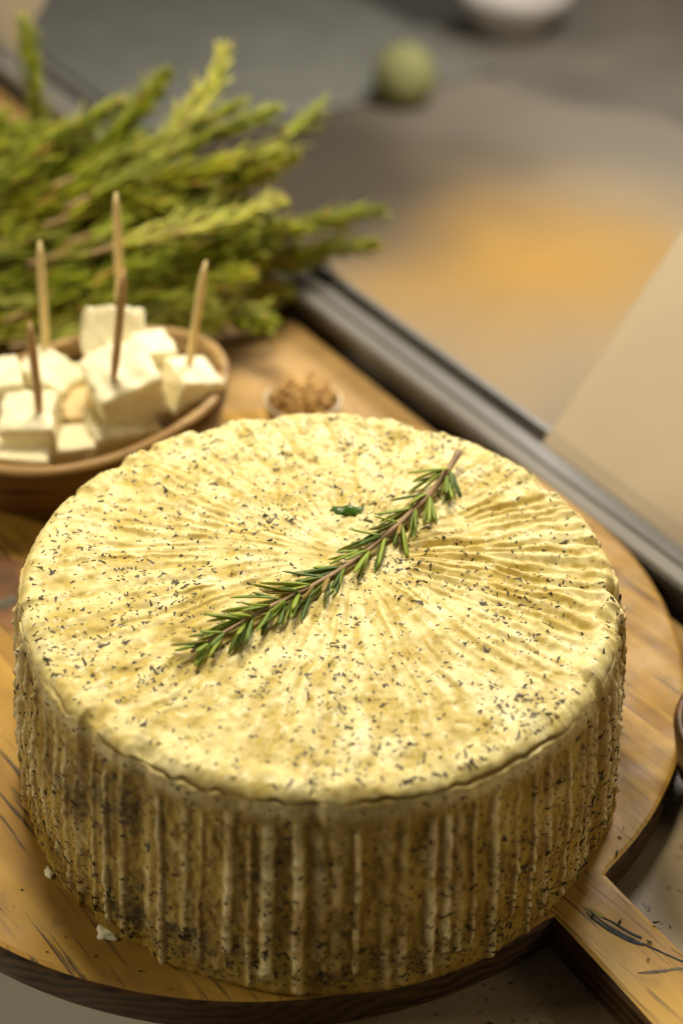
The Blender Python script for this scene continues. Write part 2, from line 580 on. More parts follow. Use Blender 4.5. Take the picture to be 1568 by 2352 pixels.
def flat_box(name, c, sx, sy, h, ang, mat, label, cat, z=None, lip=0.0):
    """tray: a plate with a raised, rounded-off border"""
    ca, sa = math.cos(ang), math.sin(ang)
    def rect(k, zz):
        return [(ca*x-sa*y, sa*x+ca*y, zz) for x, y in ((-sx+k, -sy+k), (sx-k, -sy+k), (sx-k, sy-k), (-sx+k, sy-k))]
    rows = [rect(0.08, 0), rect(0, h*0.8), rect(0.02, h), rect(0.07, h), rect(0.12, h*(1-lip))]
    V = [q for r in rows for q in r]
    F = grid_faces(4, 5, True).tolist()+[[0, 3, 2, 1], [16, 17, 18, 19]]
    return tag(mk(name, V, F, mat, origin=(c[0], c[1], ZF+0.003 if z is None else z), smooth=False), label, cat)


RA = math.atan2(RD[1], RD[0])
c = G(480, 60, ZF+0.1); flat_box('serving_tray', c, 3.8, 2.8, 0.12, RA, M_SLATE, 'blurred slate grey tray far back behind the rosemary bunch', 'tray', lip=0.6)
c = G(1160, 960, ZF+0.02); flat_box('paper_sheet', c, 3.0, 1.1, 0.02, RA, M_PAPER, 'blurred beige paper sheet beyond the rail, seen through the hazy glass', 'paper')
c = G(1175, 0, ZF+0.5); 
tag(mk('glare_bowl', *lathe([(0.4, 0), (0.5, 0.02), (0.85, 0.5), (1.0, 0.8), (0.94, 0.8), (0.8, 0.5), (0.4, 0.12), (0.02, 0.1)]), M_WHITE, origin=(c[0], c[1], ZF+0.003)),
    'blurred pale bowl shape standing in for the white glare at the far back', 'bowl')  # pale bowl added in place of a bright glare on the glass

# metal rail: an extruded channel with a lip, a groove and a back wall
def extrude(prof, a0, a1, z0=0.0):
    n = len(prof)
    V = []
    for a in (a0, a1):
        for b, z in prof:
            q = rail_pt(a, b)
            V.append((q[0], q[1], z+z0))
    F = [[i, (i+1) % n, n+(i+1) % n, n+i] for i in range(n)]
    F += [list(range(n))[::-1], [n+i for i in range(n)]]
    return np.array(V), F


rail = empty('metal_rail', (*rail_pt(0, 0.1), -BT))
tag(rail, 'long grey metal rail running diagonally behind the cheese board', 'rail')
def rail_part(name, prof, mat, parent):
    V, F = extrude(prof, -9, 6)
    return mk(name, V-np.array([*rail_pt(0, 0.1), -BT]), F, mat, parent, smooth=False)
rail_part('rail_body', [(0.075, -0.40), (0.075, -0.05), (0.04, -0.05), (0.04, -0.01), (0.115, 0.015), (0.118, 0.028), (0.19, 0.032), (0.19, -0.03), (0.265, -0.03), (0.265, 0.045), (0.295, 0.045), (0.298, -0.40)], M_METAL, rail)
rail_part('rail_lip', [(0.042, -0.008), (0.105, 0.0135), (0.098, 0.024), (0.05, 0.008)], mat_simple('bright_lip', (0.185, 0.176, 0.167), 0.45, metal=0.0, var=0.1, scale=25, bump=0.05), rail)
rail_part('rail_groove', [(0.193, -0.027), (0.262, -0.027), (0.262, -0.012), (0.193, -0.012)], M_METAL_D, rail)


# slanted glass panes standing in the groove
def pane(a0, a1, L, label):
    d = np.array([RN[0]*0.613, RN[1]*0.613, 0.79])      # leans away from the camera
    nrm = np.cross([RD[0], RD[1], 0], d); nrm /= np.linalg.norm(nrm)
    b0 = np.array([*rail_pt(a0, 0.2275), -0.010]); b1 = np.array([*rail_pt(a1, 0.2275), -0.010])
    t = 0.022
    V = [b0, b1, b1+d*L, b0+d*L]
    V = [v-nrm*t/2 for v in V]+[v+nrm*t/2 for v in V]
    F = [[3, 2, 1, 0], [4, 5, 6, 7], [0, 1, 5, 4], [1, 2, 6, 5], [2, 3, 7, 6], [3, 0, 4, 7]]
    o = (*rail_pt((a0+a1)/2, 0.2275), -0.01)
    return tag(mk('glass_pane', np.array(V)-np.array(o), F, M_PANE, origin=o, smooth=False), label, 'glass')


pane(0.356, 5.5, 3.2, 'hazy slanted glass pane standing in the rail at the right edge')
pane(-8.9, -5.45, 1.6, 'hazy slanted glass pane at the top left corner')

# ------------------------------------------------------------------ the round board
BC = np.array([-0.222, 0.5425]); BR = 1.565


def make_board():
    # outline, counter-clockwise: arc of the disc, then the handle
    h0 = G(1406, 2015); h1 = G(1273, 2113)           # neck, far and near side
    hd = np.array([0.56, -0.83]); hd /= np.linalg.norm(hd)
    a0 = math.atan2(h0[1]-BC[1], h0[0]-BC[0]); a1 = math.atan2(h1[1]-BC[1], h1[0]-BC[0])
    arc = np.linspace(a0, a1+2*math.pi-2*math.pi*(a1 > a0)*1, 361) if False else np.linspace(a0, a0+2*math.pi-((a0-a1) % (2*math.pi)), 421)
    out = [(BC[0]+BR*math.cos(t), BC[1]+BR*math.sin(t)) for t in arc]
    n0 = np.array(out[0]); n1 = np.array(out[-1])
    L = 1.15
    end = []
    for k in range(0, 13):                            # rounded far end of the handle
        t = k/12*math.pi
        mid = (n0+n1)/2+hd*L
        half = (n0-n1)/2; half = half-hd*(half@hd)
        end.append(tuple(mid-half*math.cos(t)+hd*np.linalg.norm(half)*0.7*math.sin(t)))
    # along the sides of the handle
    nearside = [tuple(n1+(np.array(end[0])-n1)*k/16) for k in range(1, 16)]
    farside = [tuple(np.array(end[-1])+(n0-np.array(end[-1]))*k/16) for k in range(1, 16)]
    loop = out+nearside+end+farside
    P = np.array(loop)
    n = len(P)
    T = np.roll(P, -1, 0)-np.roll(P, 1, 0)
    T /= np.linalg.norm(T, axis=1)[:, None]
    N = np.stack([T[:, 1], -T[:, 0]], 1)
    r = np.random.default_rng(3)
    # worn, slightly ragged arris
    w = vnoise(np.arange(n)/n, np.zeros(n), 140, 2, 5)*0.004+vnoise(np.arange(n)/n, np.zeros(n), 45, 2, 6)*0.005
    rings = [(0.022+w*0.5, 0.0), (0.008+w*0.3, -0.004), (0.0-w*0.2, -0.018), (0*w, -0.06), (0*w, -0.11), (0.004+0*w, -BT+0.012), (0.016+0*w, -BT)]
    V = []
    for ins, z in rings:
        q = P-N*np.asarray(ins)[:, None]
        V.append(np.c_[q, np.full(n, z)])
    V = np.concatenate(V)
    F, fm = [], []
    for k in range(len(rings)-1):
        for i in range(n):
            j = (i+1) % n
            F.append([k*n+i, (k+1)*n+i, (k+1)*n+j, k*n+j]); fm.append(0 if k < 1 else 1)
    # top and bottom as fans of n-gons
    F.append(list(range(n))); fm.append(0)
    F.append([(len(rings)-1)*n+i for i in range(n)][::-1]); fm.append(1)
    o = np.array([BC[0], BC[1], -BT])
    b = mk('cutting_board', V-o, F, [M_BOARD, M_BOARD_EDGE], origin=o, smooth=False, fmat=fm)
    return tag(b, 'large round pine board with a handle carrying the herb cheese wheel', 'board'), o


board, B_O = make_board()


def stroke(pts, widths, mat, z=0.0008, th=0.0004):
    """painted line on the handle: crop pixels -> board top"""
    q = np.array([G((1300+x*0.25957)/1.0887, (2160+y*0.25957)/1.0887)[:2] for x, y in pts])
    # resample smooth
    t = np.linspace(0, len(q)-1, (len(q)-1)*6+1)
    Q = np.stack([np.interp(t, range(len(q)), q[:, k]) for k in (0, 1)], 1)
    for _ in range(3):
        Q[1:-1] = (Q[:-2]+2*Q[1:-1]+Q[2:])/4
    wd = np.interp(t, range(len(q)), widths)*0.00029
    wd = wd*(1+0.25*np.array([mnoise.noise(Vector((k*0.7, x, 1))) for k, x in enumerate(wd*90)]))
    T = np.gradient(Q, axis=0); T /= np.linalg.norm(T, axis=1)[:, None]
    N = np.stack([-T[:, 1], T[:, 0]], 1)
    A = Q+N*wd[:, None]; Bq = Q-N*wd[:, None]
    n = len(Q)
    V = np.concatenate([np.c_[A, np.full(n, z+th)], np.c_[Bq, np.full(n, z+th)], np.c_[A, np.full(n, z)], np.c_[Bq, np.full(n, z)]])
    F = []
    for i in range(n-1):
        F += [[i, n+i, n+i+1, i+1], [2*n+i, i, i+1, 2*n+i+1], [n+i, 3*n+i, 3*n+i+1, n+i+1]]
    return V, F


def painted(name, strokes, mat, label, z=0.0008):
    V, F = join([stroke(a, b, mat, z) for a, b in strokes])
    o = mk(name, V-B_O, F, mat, board, smooth=False)
    o['label'] = label


painted('painted_leaf', [([(600, 425), (680, 450), (760, 490), (840, 540)], [6, 26, 26, 8])], M_PAINT2, 'olive green tip of the painted leaf')
painted('painted_leaf', [([(630, 462), (720, 545), (860, 640), (1000, 712), (1100, 760), (1190, 780)], [6, 13, 17, 19, 17, 12]),
                         ([(790, 517), (870, 552), (980, 620), (1080, 680), (1168, 718)], [7, 9, 12, 14, 14])], M_PAINT, 'navy outline of the painted leaf', 0.0016)
painted('painted_leaf', [([(655, 430), (700, 485), (770, 540), (850, 595), (950, 652), (1060, 712), (1150, 752)], [5, 8, 8, 12, 13, 10, 5])], M_PAINT3, 'worn grey vein of the painted leaf', 0.0020)
painted('painted_twig', [([(1180, 772), (1300, 825), (1420, 882), (1568, 945), (1700, 1000)], [12, 9, 9, 10, 10])], M_PAINT, 'navy painted twig', 0.0012)
painted('painted_leaf', [([(1130, 1052), (1250, 1046), (1400, 1030), (1480, 1014), (1545, 1008), (1640, 1030)], [5, 18, 15, 13, 13, 6])], M_PAINT3, 'worn grey-navy second leaf near the handle end')
painted('painted_twig', [([(1450, 812), (1520, 860), (1600, 915)], [3, 4, 4])], M_PAINT2, 'thin green painted twig')

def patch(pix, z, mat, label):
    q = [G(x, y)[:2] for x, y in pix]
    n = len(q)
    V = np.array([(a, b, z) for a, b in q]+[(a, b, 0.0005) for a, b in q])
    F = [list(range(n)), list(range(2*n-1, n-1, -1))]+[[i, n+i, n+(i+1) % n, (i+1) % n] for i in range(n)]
    o = mk('board_patch', V-B_O, F, mat, board, smooth=False)
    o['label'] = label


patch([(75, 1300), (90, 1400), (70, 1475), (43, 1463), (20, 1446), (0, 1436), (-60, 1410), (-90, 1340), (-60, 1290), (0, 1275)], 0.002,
      mat_simple('brown_patch', (0.15, 0.062, 0.014), 0.5, var=0.4, scale=60, bump=0.3), 'brown patch on the board near the bowl')  # thin flat patch, browner and darker than the board around it
patch([(32, 1368), (42, 1380), (30, 1392), (8, 1402), (-15, 1400), (-8, 1386), (10, 1376)], 0.0045, M_PAINT3, 'grey-blue dab of paint on the brown patch')

# ------------------------------------------------------------------ the cheese wheel
H = 0.774


def make_cheese():
    NU = 2000
    th = np.linspace(0, 1, NU, endpoint=False)            # turns
    ang = th*2*np.pi
    # profile rows: top from centre to rim, rounded rim, side, foot
    rt = np.concatenate([np.linspace(0.004, 0.80, 300), np.linspace(0.80, 0.888, 50)[1:]])
    prof = [(r, H) for r in rt]
    k0 = len(prof)
    for t in np.linspace(0, math.pi/2, 44)[1:]:           # rim
        prof.append((0.888+0.048*math.sin(t), H-0.05+0.05*math.cos(t)))
    k1 = len(prof)
    zs = np.linspace(H-0.05, 0.05, 330)[1:]
    for z in zs:
        u = 1-z/H
        prof.append((0.930+0.074*u+0.010*math.sin(math.pi*u), z))
    k2 = len(prof)
    for t in np.linspace(0, math.pi/2, 10)[1:]:
        prof.append((1.0+0.004-0.022*(1-math.cos(t)), 0.05-0.048*math.sin(t)))
    prof.append((0.5, 0.002)); prof.append((0.01, 0.002))
    prof = np.array(prof)
    NV = len(prof)
    R = np.repeat(prof[:, :1], NU, 1); Z = np.repeat(prof[:, 1:], NU, 1)
    U = np.repeat(th[None], NV, 0)
    A = U*2*np.pi
    X = R*np.cos(A); Y = R*np.sin(A)
    row = np.arange(NV)[:, None]*np.ones((1, NU))
    topw = 1-sstep(k0-1, k1-4, row)                        # 1 on the top face
    sidew = sstep(k0+6, k1+4, row)*(1-sstep(k2, k2+10, row))
    side_col = sstep(k0+8, k1+6, row)

    # --- top: radial furrows round a centre a little off the middle
    xc, yc = 0.10, 0.10
    dx, dy = X-xc, Y-yc
    rho = np.hypot(dx, dy)
    rn = np.clip(rho/1.15, 0, 1)
    # coarse warp in plain x/y (tileable enough: use u = x)
    wx = vnoise((X+2)/4, (Y+1.2)/2.4, 24, 14, 11); wx2 = vnoise((X+2)/4, (Y+1.2)/2.4, 60, 36, 12)
    phi = np.arctan2(dy, dx)/(2*np.pi)+0.0045*wx+0.0012*wx2
    def ridge(n):
        return 1-np.abs(n)**0.8*1.6
    d = np.zeros_like(X)
    bands = [(26, 9, 0.00, 0.34), (52, 10, 0.16, 0.72), (92, 12, 0.42, 1.4)]
    rad = np.zeros_like(X)
    for k, (nu, nv, lo, hi) in enumerate(bands):
        w = sstep(lo, lo+0.2, rho)*(1-sstep(hi-0.18, hi+0.14, rho)) if k < 2 else sstep(lo, lo+0.3, rho)
        if k == 0: w = sstep(0.02, 0.12, rho)*(1-sstep(0.25, 0.5, rho))
        rad += w*(0.75*vnoise(phi, rn, nu*2, nv, 20+k)+0.45*vnoise(phi, rn, nu*3, nv*2, 30+k))
    def rope(n, k): return 1-np.exp(-(n/k)**2)
    def corr(n, sd):          # regular furrows: n ridges to the turn, wandering a little
        return np.sin(2*np.pi*(n*phi+0.50*vnoise(phi, rn, 40, 3, sd)+0.14*vnoise(phi, rn, 120, 8, sd+1)))
    k1w = sstep(0.14, 0.26, rho)*(1-sstep(0.36, 0.50, rho)); k2w = sstep(0.38, 0.52, rho)*(1-sstep(0.74, 0.9, rho)*0.55); k3w = sstep(0.70, 0.9, rho)*0.6
    coarse = (0.75*corr(46, 401)+0.5*vnoise(phi, rn, 66, 4, 46))*k1w+(0.8*corr(84, 404)+0.6*vnoise(phi, rn, 118, 4, 45))*k2w+0.6*corr(126, 408)*k3w
    fine = vnoise(phi, rn, 320, 14, 42)*sstep(0.25, 0.5, rho)+vnoise(phi, rn, 130, 14, 43)*(1-sstep(0.3, 0.6, rho))*sstep(0.05, 0.15, rho)
    deg = np.degrees(np.arctan2(dy, dx))
    amp = 0.55+0.60*np.exp(-((deg-5)/38)**2)+0.25*np.exp(-((np.abs(deg)-165)/30)**2)-0.25*np.exp(-((deg-100)/35)**2)
    lumps = vnoise((X+2)/4, (Y+1.2)/2.4, 90, 54, 13)
    lumps2 = vnoise((X+2)/4, (Y+1.2)/2.4, 34, 20, 14)
    lumps3 = vnoise((X+2)/4, (Y+1.2)/2.4, 220, 130, 15)
    back = np.exp(-((deg-100)/45)**2)
    dz = amp*(0.0035*rad+0.0068*coarse*(0.75+0.4*np.exp(-((deg-5)/45)**2)-0.35*back))+0.0010*fine+(0.0030+0.0050*back)*lumps+0.0045*lumps2+(0.0022+0.0018*back)*lumps3
    # dished middle, raised lumpy lip
    dz += -0.012*np.exp(-(rho/0.16)**2)
    lipn = vnoise(U, R*0, 60, 2, 51)*0.6+vnoise(U, R*0, 130, 2, 52)*0.4
    lip = np.exp(-((R-0.880)/0.035)**2)
    front = 0.5-0.5*np.sin(A)                              # 1 at the front
    dz += lip*(0.004+0.007*lipn*(0.5+0.5*front))
    dz += -0.004*np.exp(-((R-0.82)/0.02)**2)*(0.4+0.6*front)
    # radial cracks biting into the rim
    bite = np.maximum(0, vnoise(U, R*0, 84, 2, 53)-0.35)*sstep(0.84, 0.93, R)
    # --- side: vertical mould ribs
    zn = np.clip(1-Z/H, 0, 1)
    uw = U+0.0009*vnoise(U, zn, 40, 3, 61)+0.0003*vnoise(U, zn, 120, 16, 62)
    major = np.zeros_like(X); minor = np.zeros_like(X)
    r = np.random.default_rng(70)
    pos = 0.0; ribs = []
    while pos < 1:
        ribs.append((pos, r.uniform(0.0012, 0.0030), r.choice([r.uniform(0.4, 0.65), r.uniform(0.75, 1.05)]), r.integers(1e6)))
        pos += r.uniform(0.0065, 0.0135)
    u1 = uw
    for c, w, a, sd in ribs:
        dd = (u1-c+0.5) % 1-0.5
        cols = np.abs((th-c+0.5) % 1-0.5) < 0.02
        sub = dd[:, cols]
        zz = zn[:, cols]; 
        rr = np.random.default_rng(sd)
        brk = np.interp(zz, np.linspace(0, 1, 34), np.clip(rr.normal(0.95, 0.22, 34), 0.1, 1.2))
        ww = w*(0.85+0.25*np.interp(zz, np.linspace(0, 1, 20), rr.uniform(0, 1.2, 20)))
        endz = rr.uniform(0.80, 1.02)
        st = rr.uniform(0.06, 0.13)
        prof_r = np.exp(-(np.abs(sub)/ww)**3.2)*brk*sstep(st, st+0.05, zz)*(1-sstep(endz-0.05, endz, zz))
        major[:, cols] = np.maximum(major[:, cols], prof_r*a)
    major = major*(0.86+0.30*vnoise(U, zn, 300, 42, 86)+0.22*vnoise(U, zn, 60, 9, 87))
    minor = (0.55*vnoise(uw, zn, 200, 7, 81)+0.45*vnoise(uw, zn, 330, 22, 82))*sstep(0.08, 0.2, zn)*(1-sstep(0.85, 0.97, zn))
    pits = vnoise(U, zn, 260, 30, 83); pits2 = vnoise(U, zn, 520, 64, 84); big = vnoise(U, zn, 30, 4, 85)
    dr = 0.0155*major+0.0055*minor*(1-0.6*major)+0.0030*pits+0.0016*pits2+0.006*big
    # lip overhanging the side and the crack under it
    crz = H-0.062+0.010*vnoise(U, R*0, 50, 2, 91)+0.006*vnoise(U, R*0, 140, 2, 92)
    frontw = sstep(0.05, 0.5, front)
    crack = np.exp(-((Z-crz)/0.0075)**2)*frontw*np.clip(0.65+0.8*vnoise(U, R*0, 46, 2, 93), 0, 1)*(row > k0-2)
    rim_l = np.exp(-((Z-(H-0.035))/0.022)**2)*sstep(k0-2, k0+4, row)*(1-sstep(k1+20, k1+60, row))
    below = np.exp(-((Z-(H-0.085))/0.014)**2)*(row > k1-3)
    dr = dr*sidew
    dr += rim_l*(0.004*lipn*(0.35+0.65*front))
    kc = k0+28+4*vnoise(U, R*0, 50, 2, 91)+4*vnoise(U, R*0, 180, 2, 92)
    ck = np.exp(-((row-kc)/2.6)**2)*frontw*np.clip(0.5+1.1*vnoise(U, R*0, 46, 2, 93), 0, 1)
    tt = np.clip((row-k0)/43.0, 0, 1)*math.pi/2
    shelf = sstep(0, 3, row-kc)*(1-sstep(k1+14, k1+40, row))*frontw
    dr += -0.026*ck*np.sin(tt)+shelf*np.clip(0.5+vnoise(U, R*0, 30, 2, 97), 0, 1)*(0.007+0.005*lipn)
    dz_ck = -0.026*ck*np.cos(tt)
    foot = (1-sstep(0.0, 0.13, Z))*(row > k1)
    dr += foot*(0.002+0.008*vnoise(U, R*0, 24, 2, 95))
    dr[-2:] = 0
    dr -= 0.03*bite*(0.5+0.5*sidew)
    dz -= 0.05*bite
    # chipped corner at the right
    chip = np.exp(-((np.degrees((A+np.pi) % (2*np.pi)-np.pi)+2.0)/2.2)**2)*sstep(0.87, 0.93, R)*(Z > H-0.09)
    dz_all = dz*topw-0.045*chip+dz_ck
    dr -= 0.03*chip
    Rn = R+dr
    Xn = Rn*np.cos(A); Yn = Rn*np.sin(A); Zn = Z+dz_all
    # gentle overall lean of the top, as in the photograph
    Zn += (-0.014*X-0.006*Y)*np.clip(Z/H, 0, 1)
    V = np.stack([Xn, Yn, Zn], -1).reshape(-1, 3)
    F = grid_faces(NU, NV, True)
    # colour fields: oil, light ribs, mould stains
    oil = np.clip(0.40+0.75*vnoise(phi, rn, 150, 9, 101)*sstep(0.1, 0.3, rho)+0.55*vnoise((X+2)/4, (Y+1.2)/2.4, 44, 26, 102)+0.35*vnoise((X+2)/4, (Y+1.2)/2.4, 120, 72, 104)-0.30*np.clip(coarse, -1, 1), 0, 1)*topw*(1-0.7*lip)
    oil += np.clip(0.35+0.8*vnoise(uw, zn, 90, 5, 103), 0, 1)*side_col
    ribc = np.clip(major*1.15-0.1+0.55*np.clip(minor, 0, 1), 0, 1)*side_col*np.clip(0.85+0.25*pits+0.35*vnoise(U, zn, 90, 5, 88), 0, 1)
    # lip of paler paste under the rim
    ribc = np.maximum(ribc, 0.6*np.exp(-((Z-(H-0.05))/0.03)**2)*side_col*frontw)
    mo = np.clip(1.9*(vnoise(U, zn, 26, 5, 111)+0.6*vnoise(U, zn, 80, 16, 112)-0.22), 0, 1)
    leftw = 0.30+0.70*np.exp(-(((A-math.radians(246)+np.pi) % (2*np.pi)-np.pi)/0.5)**2)
    mould = mo*side_col*leftw*sstep(0.12, 0.3, zn)*(1-0.75*np.clip(major, 0, 1))
    mould += 0.35*np.clip(vnoise((X+2)/4, (Y+1.2)/2.4, 60, 36, 113)-0.45, 0, 1)*topw
    at = dict(side=side_col, rib=ribc, oil=np.clip(oil, 0, 1), mould=np.clip(mould, 0, 1))
    # bulk-build (much faster than from_pydata)
    me = bpy.data.meshes.new('herb_cheese_wheel')
    nf = len(F)
    me.vertices.add(len(V)); me.vertices.foreach_set('co', (V*S).astype(np.float32).ravel())
    me.loops.add(nf*4); me.loops.foreach_set('vertex_index', F.astype(np.int32).ravel())
    me.polygons.add(nf)
    me.polygons.foreach_set('loop_start', np.arange(0, nf*4, 4, dtype=np.int32))
    me.update(calc_edges=True)
    me.polygons.foreach_set('use_smooth', np.ones(nf, bool))
    for k, a in at.items():
        q = me.attributes.new(k, 'FLOAT', 'POINT'); q.data.foreach_set('value', a.astype(np.float32).ravel())
    me.materials.append(M_CHEESE)
    me.update()
    o = bpy.data.objects.new('herb_cheese_wheel', me)
    COL.objects.link(o)
    tag(o, 'large round herb-speckled cheese wheel with ribbed sides on the pine board', 'cheese')
    nr = np.zeros(len(V)*3, np.float32); me.vertices.foreach_get('normal', nr)
    return o, V.reshape(NV, NU, 3), nr.reshape(NV, NU, 3), k0, k1, k2, mould


cheese, CV, CN, K0, K1, K2, CMOULD = make_cheese()


def top_z(x, y):
    """height of the cheese's top face at x, y"""
    a = (math.atan2(y, x)/(2*math.pi)) % 1
    r = math.hypot(x, y)
    col = int(a*CV.shape[1]) % CV.shape[1]
    rr = np.hypot(CV[:K0, col, 0], CV[:K0, col, 1])
    return float(CV[min(int(np.searchsorted(rr, r)), K0-1), col, 2])


def make_flakes():
    r = np.random.default_rng(17)
    VV, FF, TT = [], [], []
    def flake(P, N, size, slim, tone):
        t = np.cross(N, r.normal(size=3)); t /= np.linalg.norm(t)+1e-9
        b = np.cross(N, t)
        L, Wd, Th = size*1.15, min(size*slim, 0.0085), min(size*0.22, 0.004)
        o = sum(len(v) for v in VV[-1:]) if False else len(TT)
        c = P+N*Th*0.2
        k = r.uniform(0.5, 1.0, 4); bend = r.normal()*0.15*L
        q = []
        for h in (-Th*0.5, Th):
            for e, (s, w) in enumerate(((-1, -1), (1, -1), (1, 1), (-1, 1))):
                q.append(c+t*(s*L*0.5+w*L*0.09)+b*(w*Wd*0.5*k[e]+bend*s*w)+N*h)
        VV.append(np.array(q))
        FF.extend([[o+i for i in f] for f in ((0, 3, 2, 1), (4, 5, 6, 7), (0, 1, 5, 4), (1, 2, 6, 5), (2, 3, 7, 6), (3, 0, 4, 7))])
        TT.extend([tone]*8)
    NUc = CV.shape[1]
    # top: uniform by area, with clumps
    clumps = [(r.uniform(-0.85, 0.85), r.uniform(-0.85, 0.85)) for _ in range(60)]
    n = 0
    while n < 2900:
        if r.random() < 0.35:
            c = clumps[r.integers(len(clumps))]; x, y = c[0]+r.normal()*0.05, c[1]+r.normal()*0.05
        else:
            x, y = r.uniform(-0.93, 0.93, 2)
        rr = math.hypot(x, y)
        if rr > 0.92: continue
        if r.random() > 0.45+0.55*min(1, rr/0.55)*(1.0 if y > 0 else 0.75): continue
        col = int(((math.atan2(y, x)/(2*math.pi)) % 1)*NUc) % NUc
        rad = np.hypot(CV[:K0+8, col, 0], CV[:K0+8, col, 1])
        i = min(int(np.searchsorted(rad, rr)), K0+6)
        size = 0.0055+0.0075*r.random()+(0.022*r.random()**2 if r.random() < 0.13 else 0)
        flake(CV[i, col], CN[i, col], size, r.uniform(0.3, 0.8), 0.85*r.random()**1.4)
        n += 1
    n = 0
    while n < 4600:
        col = r.integers(NUc)
        a = col/NUc*2*math.pi
        if math.sin(a) > 0.45: continue
        i = r.integers(K1-4, K2+4)
        zf = CV[i, col, 2]/H
        dens = 0.22+0.8*CMOULD[i, col]+0.35*(zf < 0.3)+0.25*(a > math.radians(300))*(zf < 0.6)
        if r.random() > dens: continue
        size = 0.0045+0.0065*r.random()+(0.024*r.random()**2 if r.random() < 0.12 else 0)
        flake(CV[i, col], CN[i, col], size, r.uniform(0.45, 1.0), 0.6*r.random()**1.6)
        n += 1
    o = mk('herb_flakes', np.concatenate(VV), FF, M_FLAKE, cheese, smooth=False, attr=dict(tone=TT))
    tag(o, kind='stuff')


make_flakes()

# ------------------------------------------------------------------ rosemary
def needle(base, d, up, L, w, bend, segs=7, sides=6):
    d = d/np.linalg.norm(d); up = up-d*(up@d); up /= np.linalg.norm(up)+1e-9
    s = np.linspace(0, 1, segs)
    pts = base+np.outer(s*L, d)+np.outer(bend*L*s*s, up)
    rad = w*0.5*np.interp(s, [0, 0.12, 0.35, 0.75, 0.93, 1], [0.55, 0.85, 1.0, 1.0, 0.8, 0.3])
    V, F = tube(pts, rad, sides, True, 0.45, up)
    un = np.tile([1.0 if math.sin(2*math.pi*q/sides) < -0.3 else 0.0 for q in range(sides)], segs)
    return V, F, un


def sprig_geo(path, rad, n_nodes, per, L, w, rs, start=0.1, droop=0.0, spread=(28, 62), flatten=1.0):
    """stem along path, needles leaning forward to the tip; returns stem (V,F) and needles (V,F,tone,under)"""
    r = np.random.default_rng(rs)
    path = np.asarray(path, float)
    m = len(path)
    s_t = np.linspace(0, m-1, 40)
    P = np.stack([np.interp(s_t, range(m), path[:, k]) for k in range(3)], 1)
    for _ in range(6):
        P[1:-1] = (P[:-2]+2*P[1:-1]+P[2:])/4
    P = P+np.c_[np.zeros(40), r.normal(0, 0.0015, 40), np.zeros(40)]
    T = np.gradient(P, axis=0); T /= np.linalg.norm(T, axis=1)[:, None]
    rr = np.linspace(rad, rad*0.45, 40)*(1+0.25*(np.arange(40) % 4 == 0))
    stem = tube(P, rr, 8)
    Vs, Fs, tone, und = [], [], [], []
    off = 0
    for k in range(n_nodes):
        f = start+(1-start)*(k+0.3*r.random())/n_nodes
        i = min(39, int(f*39))
        t = T[i]
        a = np.cross(t, [0, 0, 1]); a /= np.linalg.norm(a)+1e-9
        b = np.cross(a, t)
        ph0 = r.uniform(0, 2*math.pi)
        for q in range(per):
            ph = ph0+2*math.pi*q/per+r.normal()*0.25
            rd = a*math.cos(ph)+b*math.sin(ph)*flatten
            if rd[2] < -0.15: rd[2] *= 0.25
            rd /= np.linalg.norm(rd)+1e-9
            sp = math.radians(r.uniform(*spread))*(0.75 if f > 0.9 else 1)
            d = t*math.cos(sp)+rd*math.sin(sp)
            Ln = L*r.uniform(0.6, 1.1)*(1-0.35*max(0, f-0.75)/0.25)
            up = np.array([0, 0, 1.0])*(-droop)+rd*-0.35+r.normal(size=3)*0.25
            V, F, un = needle(P[i]+rd*rr[i]*0.6, d, rd if r.random() < 0.4 else np.array([0, 0, 1.0]), Ln, w*r.uniform(0.8, 1.2), r.uniform(-0.28, 0.12))
            Vs.append(V); Fs += [[x+off for x in g] for g in F]; off += len(V)
            tn = r.random()*0.9 if r.random() > 0.05 else 0.97
            tone += [tn]*len(V); und += un.tolist()
    return stem, (np.concatenate(Vs), Fs, np.array(tone), np.array(und))


def make_sprig():
    pix = [(1052, 1048), (1020, 1095), (960, 1160), (880, 1225), (800, 1285), (720, 1335), (650, 1378), (590, 1412), (520, 1452), (440, 1500)]
    path = []
    for k, (x, y) in enumerate(pix):
        q = G(x, y, H+0.03)
        path.append([q[0], q[1], top_z(q[0], q[1])+0.022+0.010*math.sin(k)])
    path[0][2] += 0.035
    o = np.array([path[4][0], path[4][1], path[4][2]-0.02])
    stem, nd = sprig_geo(path, 0.0122, 17, 8, 0.152, 0.0152, 5, start=0.07, spread=(19, 45), flatten=0.4)
    # needles must lie on, not in, the cheese
    V = nd[0]
    for i in range(len(V)):
        z = top_z(V[i, 0], V[i, 1])+0.003
        if V[i, 2] < z: V[i, 2] = z+0.25*min(0.02, z-V[i, 2])
    root = empty('rosemary_sprig', o)
    tag(root, 'green rosemary sprig with a brown stem lying on top of the cheese wheel', 'herb sprig')
    mk('stem', stem[0]-o, stem[1], M_STEM, root)
    mk('needles', V-o, nd[1], M_NEEDLE, root, attr=dict(tone=nd[2], under=nd[3]))


make_sprig()


